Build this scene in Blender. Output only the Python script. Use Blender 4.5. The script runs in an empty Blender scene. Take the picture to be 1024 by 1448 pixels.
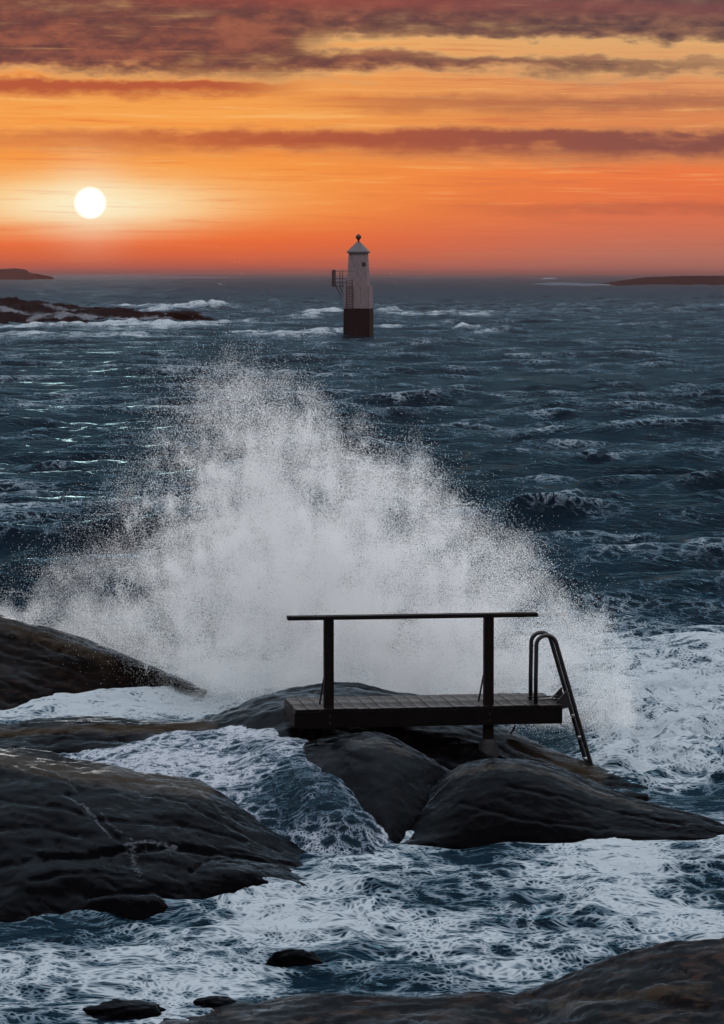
import bpy, math, random
import numpy as np
from mathutils import Vector
rng = np.random.default_rng(7); random.seed(7)
R = math.radians
scn = bpy.context.scene
COL = scn.collection
# ------------------------------------------------------------------ camera
F_PX, CAM_H = 4650.0, 6.0
TILT = math.atan(338.0 / F_PX)
cam = bpy.data.cameras.new('camera'); camo = bpy.data.objects.new('camera', cam); COL.objects.link(camo)
cam.sensor_fit = 'VERTICAL'; cam.sensor_height = 24.0; cam.lens = 24.0 * F_PX / 1448.0
cam.clip_start = 0.5; cam.clip_end = 60000
camo.location = (0, 0, CAM_H); camo.rotation_euler = (math.pi/2 - TILT, 0, 0)
scn.camera = camo
# ------------------------------------------------------------------ node helper
def lin(r, g, b, a=1.0):
    f = lambda c: (c/255/12.92) if c/255 <= 0.04045 else ((c/255 + 0.055)/1.055)**2.4
    return (f(r), f(g), f(b), a)
class NT:
    """small expression builder over a node tree"""
    def __init__(s, tree): s.t = tree; s.n = tree.nodes; s.l = tree.links
    def put(s, sock, v):
        if isinstance(v, bpy.types.NodeSocket): s.l.new(v, sock)
        else: sock.default_value = v
    def m(s, op, a, b=0.0, c=0.0, clamp=False):
        n = s.n.new('ShaderNodeMath'); n.operation = op; n.use_clamp = clamp
        for i, v in enumerate((a, b, c)): s.put(n.inputs[i], v)
        return n.outputs[0]
    def add(s, a, b): return s.m('ADD', a, b)
    def sub(s, a, b): return s.m('SUBTRACT', a, b)
    def mul(s, a, b): return s.m('MULTIPLY', a, b)
    def ss(s, v, a, b, lo=0.0, hi=1.0):
        n = s.n.new('ShaderNodeMapRange'); n.interpolation_type = 'SMOOTHSTEP'
        for i, x in enumerate((v, a, b, lo, hi)): s.put(n.inputs[i], x)
        return n.outputs[0]
    def band(s, v, a, b, sa, sb):
        return s.mul(s.ss(v, a - sa, a + sa), s.ss(v, b - sb, b + sb, 1.0, 0.0))
    def gauss(s, v, c, w):
        d = s.m('DIVIDE', s.sub(v, c), w); return s.m('EXPONENT', s.mul(s.mul(d, d), -1.0))
    def mix(s, f, a, b, mode='MIX'):
        n = s.n.new('ShaderNodeMix'); n.data_type = 'RGBA'; n.blend_type = mode
        s.put(n.inputs[0], f); s.put(n.inputs[6], a); s.put(n.inputs[7], b); return n.outputs[2]
    def ramp(s, v, stops, interp='LINEAR'):
        n = s.n.new('ShaderNodeValToRGB'); cr = n.color_ramp; cr.interpolation = interp
        while len(cr.elements) < len(stops): cr.elements.new(0.5)
        for e, (p, c) in zip(cr.elements, stops): e.position = p; e.color = c
        s.put(n.inputs[0], v); return n.outputs[0]
    def xyz(s, x, y, z=0.0):
        n = s.n.new('ShaderNodeCombineXYZ')
        for i, v in enumerate((x, y, z)): s.put(n.inputs[i], v)
        return n.outputs[0]
    def sep(s, v):
        n = s.n.new('ShaderNodeSeparateXYZ'); s.put(n.inputs[0], v); return n.outputs
    def noise(s, vec, scale, detail=4.0, rough=0.55, dist=0.0, out=0):
        n = s.n.new('ShaderNodeTexNoise')
        if vec is not None: s.put(n.inputs['Vector'], vec)
        n.inputs['Scale'].default_value = scale; n.inputs['Detail'].default_value = detail
        n.inputs['Roughness'].default_value = rough; n.inputs['Distortion'].default_value = dist
        return n.outputs[out]
    def voro(s, vec, scale, feature='DISTANCE_TO_EDGE', rand=1.0):
        n = s.n.new('ShaderNodeTexVoronoi'); n.feature = feature
        s.put(n.inputs['Vector'], vec); n.inputs['Scale'].default_value = scale; n.inputs['Randomness'].default_value = rand
        return n.outputs['Distance']
    def vm(s, op, a, b):
        n = s.n.new('ShaderNodeVectorMath'); n.operation = op; s.put(n.inputs[0], a)
        s.put(n.inputs['Scale'] if op == 'SCALE' else n.inputs[1], b); return n.outputs[0]
    def attr(s, name, out='Fac'):
        n = s.n.new('ShaderNodeAttribute'); n.attribute_name = name; return n.outputs[out]
    def obj(s):
        return s.n.new('ShaderNodeTexCoord').outputs['Object']
    def bump(s, h, strength, dist, normal=None):
        n = s.n.new('ShaderNodeBump'); n.inputs['Strength'].default_value = strength; n.inputs['Distance'].default_value = dist
        s.put(n.inputs['Height'], h)
        if normal is not None: s.put(n.inputs['Normal'], normal)
        return n.outputs[0]
# ------------------------------------------------------------------ world: sunset sky
SUN_AZ, SUN_EL = -4.70, 1.21           # where the disc stands, degrees
DEG_PX = math.degrees(1 / F_PX)
SKY_STRENGTH, NISHITA_GAIN = 1.0, 0.055
world = bpy.data.worlds.new('World'); scn.world = world; world.use_nodes = True
world.cycles.sampling_method = 'MANUAL'; world.cycles.sample_map_resolution = 512
w = NT(world.node_tree); w.n.clear()
gen = w.n.new('ShaderNodeTexCoord').outputs['Generated']
x, y, z = w.sep(gen)
az = w.mul(w.m('ARCTAN2', x, y), 180/math.pi)
el = w.mul(w.m('ARCSINE', z), 180/math.pi)
# U, V: azimuth and elevation counted in steps of 0.0123 degree, V = 386 on the horizon
U = w.add(w.m('DIVIDE', az, DEG_PX), 512.0)
V = w.sub(386.0, w.m('DIVIDE', el, DEG_PX))
uv = w.xyz(w.m('DIVIDE', U, 300.0), w.m('DIVIDE', V, 70.0))
n1 = w.sub(w.noise(uv, 1.0, 6.0, 0.55), 0.5)
n2 = w.sub(w.noise(w.xyz(w.m('DIVIDE', U, 100.0), w.m('DIVIDE', V, 34.0), 4.0), 1.0, 6.0, 0.6), 0.5)
n3 = w.sub(w.noise(w.xyz(w.m('DIVIDE', U, 300.0), w.m('DIVIDE', w.add(V, w.mul(U, 0.02)), 15.0), 9.0), 1.0, 6.0, 0.65), 0.5)
n4 = w.sub(w.noise(w.xyz(w.m('DIVIDE', U, 34.0), w.m('DIVIDE', V, 15.0), 14.0), 1.0, 5.0, 0.6), 0.5)
Vw = w.add(V, w.add(w.mul(n1, 52.0), w.add(w.mul(n2, 56.0), w.mul(n4, 17.0))))
Vs = w.add(V, w.add(w.mul(n1, 20.0), w.add(w.mul(n2, 30.0), w.mul(n4, 14.0))))
vt = w.m('DIVIDE', V, 386.0)
near = w.ramp(vt, [(0.0, lin(214, 150, 108)), (0.16, lin(240, 172, 100)), (0.30, lin(240, 156, 80)), (0.42, lin(247, 164, 80)),
                   (0.52, lin(246, 148, 66)), (0.62, lin(247, 152, 66)), (0.78, lin(246, 134, 56)), (0.885, lin(238, 104, 48)), (0.94, lin(218, 100, 62)), (1.0, lin(168, 86, 78))])
far = w.ramp(vt, [(0.0, lin(190, 142, 118)), (0.16, lin(222, 168, 112)), (0.30, lin(222, 148, 96)), (0.42, lin(218, 136, 84)),
                  (0.52, lin(226, 130, 80)), (0.64, lin(236, 120, 68)), (0.76, lin(224, 112, 72)), (0.86, lin(204, 112, 86)), (0.93, lin(184, 112, 94)), (1.0, lin(160, 104, 98))])
fU = w.ss(U, 250.0, 1000.0)
base = w.mix(fU, near, far)
# glow round the sun
gl = w.mul(w.gauss(U, 110.0, 260.0), w.gauss(w.add(V, w.mul(n3, 30.0)), 284.0, 36.0))
gl2 = w.mul(w.gauss(U, 130.0, 150.0), w.gauss(w.add(V, w.mul(n3, 26.0)), 290.0, 31.0))
base = w.mix(w.m('MINIMUM', w.mul(gl, 0.75), 1.0), base, lin(255, 212, 128))
base = w.mix(w.m('MINIMUM', w.mul(gl2, 0.85), 1.0), base, lin(255, 244, 206))
# streaks of thin cloud
st = w.ss(n3, 0.02, 0.22)
base = w.mix(w.mul(w.mul(st, 0.60), w.ss(V, 330.0, 120.0, 0.35, 1.0)), base, w.mix(fU, lin(232, 112, 54), lin(176, 100, 80)))
base = w.mix(w.mul(w.ss(n3, -0.04, -0.22), w.mul(w.band(V, 90.0, 300.0, 30.0, 40.0), 0.35)), base, lin(255, 206, 130))
n5 = w.sub(w.noise(w.xyz(w.m('DIVIDE', U, 190.0), w.m('DIVIDE', w.sub(V, w.mul(U, 0.015)), 7.0), 21.0), 1.0, 5.0, 0.62), 0.5)
base = w.mix(w.mul(w.ss(n5, 0.02, 0.24), 0.45), base, w.mix(fU, lin(226, 112, 58), lin(182, 104, 82)))
base = w.mix(w.mul(w.mul(w.ss(n5, -0.03, -0.24), w.ss(V, 250.0, 330.0, 1.0, 0.15)), 0.30), base, lin(255, 204, 128))
# cloud banks
gapc = w.add(62.0, w.mul(w.sub(U, 480.0), 0.035))
gap = w.mul(w.mul(w.gauss(Vw, gapc, 13.0), w.ss(U, 400.0, 500.0)), w.ss(n1, -0.18, 0.02, 0.35, 1.0))
c1 = w.mul(w.ss(Vw, 90.0, 120.0, 1.0, 0.0), w.sub(1.0, w.m('MINIMUM', w.mul(gap, 1.5), 1.0)))
c1 = w.mul(c1, w.ss(w.add(w.mul(n2, 0.6), n1), -0.30, -0.02, 0.50, 1.0))
c1 = w.mul(c1, w.ss(n5, -0.28, -0.06, 0.75, 1.0))
c2 = w.mul(w.mul(w.band(Vs, 117.0, 136.0, 4.0, 9.0), w.ss(U, 470.0, 300.0)), 0.95)
b3 = w.add(214.0, w.mul(w.sub(U, 300.0), 0.018))
c3 = w.mul(w.mul(w.mul(w.ss(Vs, 177.0, 193.0), w.ss(w.add(n1, n2), -0.30, 0.0, 0.55, 1.0)), w.ss(w.add(w.sub(Vs, b3), w.mul(n3, 26.0)), -16.0, 18.0, 1.0, 0.0)), w.ss(U, -100.0, 480.0, 0.42, 0.95))
c4 = w.mul(w.mul(w.band(Vs, 138.0, 158.0, 8.0, 10.0), w.ss(U, 350.0, 600.0)), 0.5)
c5 = w.mul(w.mul(w.band(Vs, 288.0, 304.0, 6.0, 8.0), w.ss(U, 550.0, 800.0)), 0.3)
cl_hi = w.mix(fU, w.mix(w.ss(w.add(n1, w.add(w.mul(n2, 0.9), w.mul(n4, 0.7))), -0.16, 0.26), lin(104, 65, 63), lin(156, 92, 72)), w.mix(w.ss(w.add(n1, w.add(w.mul(n2, 0.9), w.mul(n4, 0.7))), -0.16, 0.26), lin(88, 66, 68), lin(142, 100, 82)))
cl_lo = w.mix(fU, lin(180, 86, 58), lin(130, 78, 72))
colr = base
colr = w.mix(w.mul(w.mul(c1, w.sub(1.0, c1)), 1.6), colr, lin(255, 206, 138))
colr = w.mix(w.mul(w.mul(c3, w.sub(1.0, c3)), 0.9), colr, lin(255, 190, 110))
for cm, cc in ((c5, cl_lo), (c4, cl_lo), (c3, cl_lo), (c2, cl_lo), (c1, cl_hi)): colr = w.mix(cm, colr, cc)
# reddish fringe and mauve above
red = w.mul(w.gauss(w.add(V, w.mul(n3, 22.0)), w.add(4.0, w.mul(w.sub(U, 500.0), 0.03)), 13.0), 0.6)
colr = w.mix(red, colr, w.mix(fU, lin(160, 76, 66), lin(128, 76, 76)))
# higher and all round: sky model behind broken blue-grey cloud, boosted to light spray and foam
sky = w.n.new('ShaderNodeTexSky'); sky.sky_type = 'NISHITA'; sky.sun_disc = False
sky.sun_elevation = R(3.0); sky.sun_rotation = R(SUN_AZ); sky.air_density = 1.3; sky.dust_density = 1.0; sky.ozone_density = 3.0
nish = w.mix(1.0, sky.outputs[0], (NISHITA_GAIN,)*3 + (1,), 'MULTIPLY')
cn = w.noise(w.xyz(w.mul(x, 2.0), w.mul(y, 2.0), w.mul(z, 5.0)), 1.6, 6.0, 0.55)
upper = w.mix(w.ss(cn, 0.35, 0.65, 0.35, 0.8), nish, (0.465, 0.475, 0.495, 1))
side = w.add(w.mul(w.sub(w.mul(y, math.cos(R(SUN_AZ))), w.mul(x, -math.sin(R(SUN_AZ)))), 0.5), 0.5)
upper = w.mix(1.0, upper, w.ramp(side, [(0.0, (3.9, 3.9, 3.9, 1)), (.35, (4.5, 4.5, 4.5, 1)), (.55, (5.9, 5.85, 5.8, 1)), (1.0, (7.6, 7.5, 7.4, 1))]), 'MULTIPLY')
away = w.ss(w.m('ABSOLUTE', w.sub(az, SUN_AZ)), 25.0, 110.0)
low = w.mix(away, colr, (0.12, 0.13, 0.16, 1))
eln = w.add(el, w.mul(w.sub(cn, 0.5), 10.0))
bank = w.mix(w.ss(cn, 0.38, 0.62), (0.13, 0.17, 0.19, 1), (0.26, 0.31, 0.33, 1))   # dark cloud above the glow
full = w.mix(w.ss(eln, 4.6, 8.5), low, bank)
full = w.mix(w.ss(eln, 17.0, 40.0), full, upper)
# sun disc
sd = Vector((math.sin(R(SUN_AZ))*math.cos(R(SUN_EL)), math.cos(R(SUN_AZ))*math.cos(R(SUN_EL)), math.sin(R(SUN_EL))))
rad = w.m('SQRT', w.add(w.m('POWER', w.sub(U, 130.0), 2.0), w.m('POWER', w.sub(V, 288.0), 2.0)))
full = w.mix(w.mul(w.m('EXPONENT', w.mul(w.m('POWER', w.m('DIVIDE', rad, 52.0), 2.0), -1.0)), 0.40), full, lin(255, 246, 214))
full = w.mix(w.ss(rad, 18.5, 24.5, 1.0, 0.0), full, (1.3, 1.24, 1.10, 1))
bg = w.n.new('ShaderNodeBackground'); w.l.new(full, bg.inputs[0]); bg.inputs[1].default_value = SKY_STRENGTH
wo = w.n.new('ShaderNodeOutputWorld'); w.l.new(bg.outputs[0], wo.inputs[0])
# ------------------------------------------------------------------ sun lamp
sl = bpy.data.lights.new('sun', 'SUN'); sl.energy = 0.04; sl.angle = R(3.0); sl.color = (1.0, 0.80, 0.66)
so = bpy.data.objects.new('sun', sl); COL.objects.link(so)
ld = Vector((math.sin(R(SUN_AZ))*math.cos(R(3.0)), math.cos(R(SUN_AZ))*math.cos(R(3.0)), math.sin(R(3.0))))
so.rotation_euler = ld.to_track_quat('Z', 'Y').to_euler(); so.location = (-20, 60, 30)
# ------------------------------------------------------------------ exposure
scn.view_settings.view_transform = 'Standard'; scn.view_settings.look = 'None'
scn.view_settings.exposure = 0.0; scn.view_settings.gamma = 1.0
scn.render.engine = 'CYCLES'; scn.cycles.max_bounces = 14; scn.cycles.diffuse_bounces = 13; scn.cycles.glossy_bounces = 3
scn.cycles.volume_bounces = 0; scn.cycles.use_denoising = True; scn.cycles.adaptive_threshold = 0.035; scn.cycles.caustics_reflective = False; scn.cycles.sample_clamp_indirect = 4

# ------------------------------------------------------------------ survey helpers: world points of the place
FWD = np.array([0, math.cos(TILT), -math.sin(TILT)]); UPV = np.array([0, math.sin(TILT), math.cos(TILT)])
def W(px, py, d):
    v = FWD + (px - 512.0)/F_PX*np.array([1.0, 0, 0]) + (724.0 - py)/F_PX*UPV
    p = v*(d/v[1]); return np.array([p[0], p[1], p[2] + CAM_H])
def Wz(px, d, zz):
    depth = d*FWD[1] + (zz - CAM_H)*FWD[2]
    return np.array([(px - 512.0)/F_PX*depth, d, zz])
def G(px, py, zz=0.0):
    v = FWD + (px - 512.0)/F_PX*np.array([1.0, 0, 0]) + (724.0 - py)/F_PX*UPV
    k = (zz - CAM_H)/v[2]; return np.array([v[0]*k, v[1]*k, zz])
def proj(P):
    q = P - np.array([0, 0, CAM_H]); dp = q @ FWD
    return 512 + F_PX*q[:, 0]/dp, 724 - F_PX*(q @ UPV)/dp
# numpy gradient noise
_perm = np.concatenate([np.random.default_rng(3).permutation(512)]*3)
_grad = np.random.default_rng(4).normal(size=(512, 3)); _grad /= np.linalg.norm(_grad, axis=1)[:, None]
def perlin(P):
    P = np.asarray(P, float); i = np.floor(P).astype(int); f = P - i; u = f*f*f*(f*(f*6 - 15) + 10)
    i &= 511; out = 0
    for dx in (0, 1):
        wx = u[:, 0] if dx else 1 - u[:, 0]
        for dy in (0, 1):
            wy = u[:, 1] if dy else 1 - u[:, 1]
            for dz in (0, 1):
                wz = u[:, 2] if dz else 1 - u[:, 2]
                h = _perm[_perm[_perm[i[:, 0] + dx] + i[:, 1] + dy] + i[:, 2] + dz]
                g = _grad[h]
                out = out + wx*wy*wz*(g[:, 0]*(f[:, 0] - dx) + g[:, 1]*(f[:, 1] - dy) + g[:, 2]*(f[:, 2] - dz))
    return out*1.5
def fbm(P, octs=4, gain=0.5, lac=2.03):
    a, s, o = 1.0, 1.0, 0
    for k in range(octs): o = o + a*perlin(P*s + 17.3*k); a *= gain; s *= lac
    return o
def sstep(v, a, b): t = np.clip((v - a)/(b - a), 0, 1); return t*t*(3 - 2*t)
def polydist(px, py, pts):
    best = np.full(px.shape, 1e9)
    for (x0, y0), (x1, y1) in zip(pts[:-1], pts[1:]):
        dx, dy = x1 - x0, y1 - y0; t = np.clip(((px - x0)*dx + (py - y0)*dy)/(dx*dx + dy*dy), 0, 1)
        best = np.minimum(best, np.hypot(px - x0 - t*dx, py - y0 - t*dy))
    return best
# ------------------------------------------------------------------ mesh helpers
def link(o, parent=None):
    COL.objects.link(o)
    if parent is not None: o.parent = parent
    return o
def tag(o, label=None, cat=None, group=None, kind=None):
    for k, v in (('label', label), ('category', cat), ('group', group), ('kind', kind)):
        if v: o[k] = v
    return o
def empty(name, loc, rz=0.0):
    o = bpy.data.objects.new(name, None); o.location = loc; o.rotation_euler = (0, 0, rz); o.empty_display_size = 0.2
    return link(o)
def grid_mesh(name, P, nu, nv, mat, attrs=None, flip=False, smooth=True):
    """P: (nu*nv,3), row-major by u"""
    me = bpy.data.meshes.new(name)
    idx = np.arange(nu*nv).reshape(nu, nv)
    a, b, c, d = idx[:-1, :-1], idx[1:, :-1], idx[1:, 1:], idx[:-1, 1:]
    q = np.stack([a, d, c, b] if flip else [a, b, c, d], -1).reshape(-1, 4)
    me.vertices.add(len(P)); me.vertices.foreach_set('co', P.astype(np.float32).ravel())
    me.loops.add(q.size); me.loops.foreach_set('vertex_index', q.astype(np.int32).ravel())
    me.polygons.add(len(q)); me.polygons.foreach_set('loop_start', np.arange(0, q.size, 4, dtype=np.int32))
    me.polygons.foreach_set('use_smooth', np.full(len(q), smooth))
    for k, v in (attrs or {}).items():
        at = me.attributes.new(k, 'FLOAT', 'POINT'); at.data.foreach_set('value', v.astype(np.float32))
    me.update(calc_edges=True); me.validate()
    if mat: me.materials.append(mat)
    return me
class MB:
    """collects simple solids for one part"""
    def __init__(s): s.v = []; s.f = []
    def box(s, c, size, rot=None):
        n = len(s.v); hx, hy, hz = [k/2 for k in size]
        for sx in (-1, 1):
            for sy in (-1, 1):
                for sz in (-1, 1):
                    p = Vector((sx*hx, sy*hy, sz*hz))
                    if rot is not None: p = rot @ p
                    s.v.append(tuple(p + Vector(c)))
        for q in ((0,1,3,2),(4,6,7,5),(0,4,5,1),(2,3,7,6),(0,2,6,4),(1,5,7,3)): s.f.append(tuple(n + k for k in q))
        return s
    def tube(s, pts, r, seg=8, caps=True):
        pts = [Vector(p) for p in pts]; n0 = len(s.v); ref = None
        rr = r if isinstance(r, (list, tuple)) else [r]*len(pts)
        for i, p in enumerate(pts):
            t = (pts[min(i+1, len(pts)-1)] - pts[max(i-1, 0)]).normalized()
            if ref is None: ref = t.cross(Vector((0, 1, 0.1))).normalized() if abs(t.y) < 0.9 else t.cross(Vector((1, 0, 0))).normalized()
            ref = (ref - t*ref.dot(t)).normalized(); b = t.cross(ref)
            for k in range(seg):
                a = 2*math.pi*k/seg; s.v.append(tuple(p + (ref*math.cos(a) + b*math.sin(a))*rr[i]))
        for i in range(len(pts) - 1):
            for k in range(seg):
                k2 = (k+1) % seg; s.f.append((n0+i*seg+k, n0+i*seg+k2, n0+(i+1)*seg+k2, n0+(i+1)*seg+k))
        if caps:
            s.f.append(tuple(n0 + k for k in range(seg))[::-1]); e = n0 + (len(pts)-1)*seg; s.f.append(tuple(e + k for k in range(seg)))
        return s
    def prism(s, rings):
        """rings: list of closed rings with equal counts, bottom to top"""
        n0 = len(s.v); k = len(rings[0])
        for rg in rings: s.v += [tuple(p) for p in rg]
        for i in range(len(rings)-1):
            for j in range(k):
                j2 = (j+1) % k; s.f.append((n0+i*k+j, n0+i*k+j2, n0+(i+1)*k+j2, n0+(i+1)*k+j))
        s.f.append(tuple(n0 + j for j in range(k))[::-1]); e = n0+(len(rings)-1)*k; s.f.append(tuple(e+j for j in range(k)))
        return s
    def build(s, name, mat, parent=None, bevel=0.0, smooth=False):
        me = bpy.data.meshes.new(name); me.from_pydata(s.v, [], s.f); me.update()
        if mat: me.materials.append(mat)
        if smooth:
            for p in me.polygons: p.use_smooth = True
        o = bpy.data.objects.new(name, me); link(o, parent)
        if bevel:
            b = o.modifiers.new('bevel', 'BEVEL'); b.width = bevel; b.segments = 2; b.limit_method = 'ANGLE'
        return o
def new_mat(name):
    m = bpy.data.materials.new(name); m.use_nodes = True; t = NT(m.node_tree); t.n.clear()
    out = t.n.new('ShaderNodeOutputMaterial'); p = t.n.new('ShaderNodeBsdfPrincipled'); t.l.new(p.outputs[0], out.inputs[0])
    return m, t, p
def film(t, p, rough, normal, f0, f1, power, tint=(1, 1, 1, 1)):
    """thin wet film over the body: p's own specular off, glossy layer that grows towards grazing"""
    p.inputs['Specular IOR Level'].default_value = 0.0
    out = [n for n in t.n if n.type == 'OUTPUT_MATERIAL'][0]
    g = t.n.new('ShaderNodeBsdfGlossy'); g.inputs['Color'].default_value = tint; t.put(g.inputs['Roughness'], rough); t.put(g.inputs['Normal'], normal)
    lw = t.n.new('ShaderNodeLayerWeight'); lw.inputs['Blend'].default_value = 0.5; t.put(lw.inputs['Normal'], normal)
    fac = t.add(f0, t.mul(t.m('POWER', lw.outputs['Facing'], power), f1)); mx = t.n.new('ShaderNodeMixShader'); t.put(mx.inputs[0], fac)
    t.l.new(p.outputs[0], mx.inputs[1]); t.l.new(g.outputs[0], mx.inputs[2]); t.l.new(mx.outputs[0], out.inputs[0])
    return mx
# ------------------------------------------------------------------ materials
def rock_material(name, dark, mid, warm, warmth=0.4, rough=(0.12, 0.30), gloss=0.60):
    m, t, p = new_mat(name); o = t.obj()
    a = t.noise(o, 1.1, 6, 0.6); b = t.noise(o, 7.0, 6, 0.65); c = t.noise(o, 60.0, 3, 0.6)
    sv = t.vm('MULTIPLY', o, (1.0, 1.0, 5.0)); s_ = t.noise(sv, 3.0, 5, 0.6, 0.6)
    col = t.mix(t.ss(t.add(t.mul(a, 0.6), t.mul(b, 0.4)), 0.38, 0.62), dark, mid)
    col = t.mix(t.mul(t.ss(s_, 0.48, 0.66), warmth), col, warm)
    col = t.mix(t.mul(t.ss(c, 0.55, 0.75), 0.35), col, (mid[0]*1.6, mid[1]*1.6, mid[2]*1.6, 1))
    foam = t.attr('foam')
    fn = t.noise(o, 26.0, 5, 0.7)
    fm = t.ss(t.add(foam, t.mul(t.sub(fn, 0.5), 1.3)), 0.35, 1.0)
    col = t.mix(t.mul(fm, 0.5), col, (0.22, 0.24, 0.28, 1))
    t.put(p.inputs['Base Color'], col)
    rg = t.ss(t.add(t.mul(b, 0.6), t.mul(a, 0.4)), 0.38, 0.62, rough[0], rough[1]); t.put(p.inputs['Roughness'], rg)
    c2_ = t.noise(o, 24.0, 4, 0.65)
    h = t.add(t.add(t.mul(b, 0.16), t.mul(c, 0.12)), t.add(t.mul(s_, 0.14), t.mul(c2_, 0.22)))
    nb = t.bump(h, 0.26, 0.03); t.put(p.inputs['Normal'], nb); film(t, p, rg, nb, 0.0004, gloss, 9.0, (.70, .86, 1.0, 1))
    dn = t.attr('dry_lit'); dm = t.mul(t.ss(t.add(dn, t.mul(t.sub(t.add(t.mul(b, .6), t.mul(c2_, .4)), 0.5), 1.3)), 0.35, 0.75), 0.85)  # pale tone of unwetted granite, plus painted sunlit warmth and crest highlights
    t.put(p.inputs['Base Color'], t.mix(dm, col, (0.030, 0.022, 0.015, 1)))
    
    return m
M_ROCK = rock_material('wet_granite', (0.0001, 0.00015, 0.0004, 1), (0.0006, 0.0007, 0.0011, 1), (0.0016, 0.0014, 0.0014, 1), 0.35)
M_ROCKW = rock_material('warm_granite', (0.0012, 0.0011, 0.0012, 1), (0.0048, 0.0038, 0.0034, 1), (0.017, 0.011, 0.0085, 1), 0.6)
M_ROCKF = rock_material('foreground_granite', (0.0012, 0.0011, 0.0013, 1), (0.0036, 0.0028, 0.0030, 1), (0.030, 0.0175, 0.0135, 1), 0.75)
M_SKERRY = rock_material('skerry_rock', (0.0025, 0.0022, 0.0028, 1), (0.006, 0.0052, 0.006, 1), (0.008, 0.0065, 0.0068, 1), 0.3, (0.6, 0.85), 0.01)

def water_material(name, base, foam_col, scale=1.0, ripple=0.5, swell=0.0, lacew=0.72):
    m, t, p = new_mat(name); o = t.obj(); of = t.vm('MULTIPLY', o, (0.85, 1.0, 1.0)) if swell else o
    F = t.attr('foam'); rgh = t.attr('rgh')
    wp = t.noise(of, 1.1*scale, 2, 0.5, 0.0, 1); o2 = t.vm('ADD', of, t.vm('SCALE', t.vm('SUBTRACT', wp, (0.5,)*3), 0.7/scale))
    wp2 = t.noise(o2, 4.5*scale, 1, 0.5, 0.0, 1); o3 = t.vm('ADD', o2, t.vm('SCALE', t.vm('SUBTRACT', wp2, (0.5,)*3), 0.10/scale))
    a = t.noise(o2, 1.2*scale, 5, 0.6); b = t.noise(o3, 5.0*scale, 6, 0.68)
    v1 = t.voro(o3, 3.2*scale); v2 = t.voro(o3, 15.0*scale)
    lace = t.add(t.mul(t.ss(v1, 0.02, 0.34), 0.5), t.mul(t.ss(v2, 0.02, 0.36), 0.5))
    thr = t.add(t.add(t.mul(a, 0.72), t.mul(b, 0.30)), t.mul(t.sub(lace, 0.5), lacew))
    k = t.sub(t.mul(F, 1.1), thr)
    fm = t.mul(t.ss(k, -0.12, 0.16), t.ss(F, 0.02, 0.12))
    thick = t.ss(k, 0.0, 0.50)
    col = t.mix(fm, base, t.mix(thick, (foam_col[0]*0.16, foam_col[1]*0.22, foam_col[2]*0.28, 1), foam_col))
    t.put(p.inputs['Base Color'], col)
    t.put(p.inputs['Roughness'], t.mix(fm, t.xyz(rgh, rgh, rgh), (0.75,)*3 + (1,)))
    t.put(p.inputs['IOR'], 1.33); 
    r1 = t.noise(t.vm('MULTIPLY', o, (1.0, 1.6, 1.0)), 3.4, 4, 0.62); r2 = t.noise(o, 16.0, 2, 0.6)
    r0 = t.noise(t.vm('MULTIPLY', o, (1.0, 1.5, 1.0)), 1.25, 3, 0.6)
    h = t.add(t.mul(r0, swell), t.add(t.add(t.mul(r1, 0.16*ripple), t.mul(r2, 0.03*ripple)), t.mul(F, t.mul(b, 0.055))))
    nb = t.bump(h, 0.9, 1.0); t.put(p.inputs['Normal'], nb)
    film(t, p, t.mix(fm, t.xyz(rgh, rgh, rgh), (0.6,)*3 + (1,)), nb, t.mul(t.sub(1.0, fm), 0.004), t.mul(t.sub(1.0, fm), t.sub(1.24, t.mul(rgh, 3.4))), 10.0, (.44, .78, .95, 1))
    return m
M_SEA = water_material('sea_water', (0.0001, 0.0040, 0.0094, 1), (0.33, 0.375, 0.41, 1), 1.0, 0.45, 0.10)
M_WASH = water_material('wash_water', (0.003, 0.008, 0.014, 1), (0.34, 0.37, 0.42, 1), 1.6, 0.5, 0.0, 0.8)
# ------------------------------------------------------------------ sea sheet
rows = [19.5]
while rows[-1] < 760: rows.append(rows[-1]*(1 + 0.0030))
while rows[-1] < 3200: rows.append(rows[-1]*1.009)
while rows[-1] < 24000: rows.append(rows[-1]*1.03)
Yr = np.array(rows); NC = 620; tt = np.linspace(-1, 1, NC)
dY = np.gradient(Yr)
hw = 0.165*Yr + 2.0
X = (tt[None, :]*hw[:, None]); Y = np.repeat(Yr[:, None], NC, 1)
sp = np.repeat(np.maximum(dY, hw*2/NC*1.0)[:, None], NC, 1)
xf, yf, spf = X.ravel(), Y.ravel(), sp.ravel()
zf = np.zeros_like(xf); dx = np.zeros_like(xf); dy = np.zeros_like(xf)
zs = np.zeros_like(xf); sheltered = sstep(yf, 41.0, 56.0)                     # calm in the lee of the rocks
wr = np.random.default_rng(11)
spec = [(L, A, S) for L, A, S in
        [(26, .05, .35), (19, .05, .4), (14, .06, .5), (11, .06, .5), (9.4, .12, .5), (8.2, .11, .55), (7.2, .10, .6), (6.1, .085, .6), (5.2, .08, .65), (4.4, .08, .7),
         (3.7, .078, .75), (3.1, .070, .8), (2.7, .060, .85), (2.3, .052, .9), (1.9, .044, .95), (1.6, .036, 1.), (1.35, .030, 1.), (1.15, .025, 1.), (.95, .020, 1.1), (.8, .016, 1.1)]]
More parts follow.
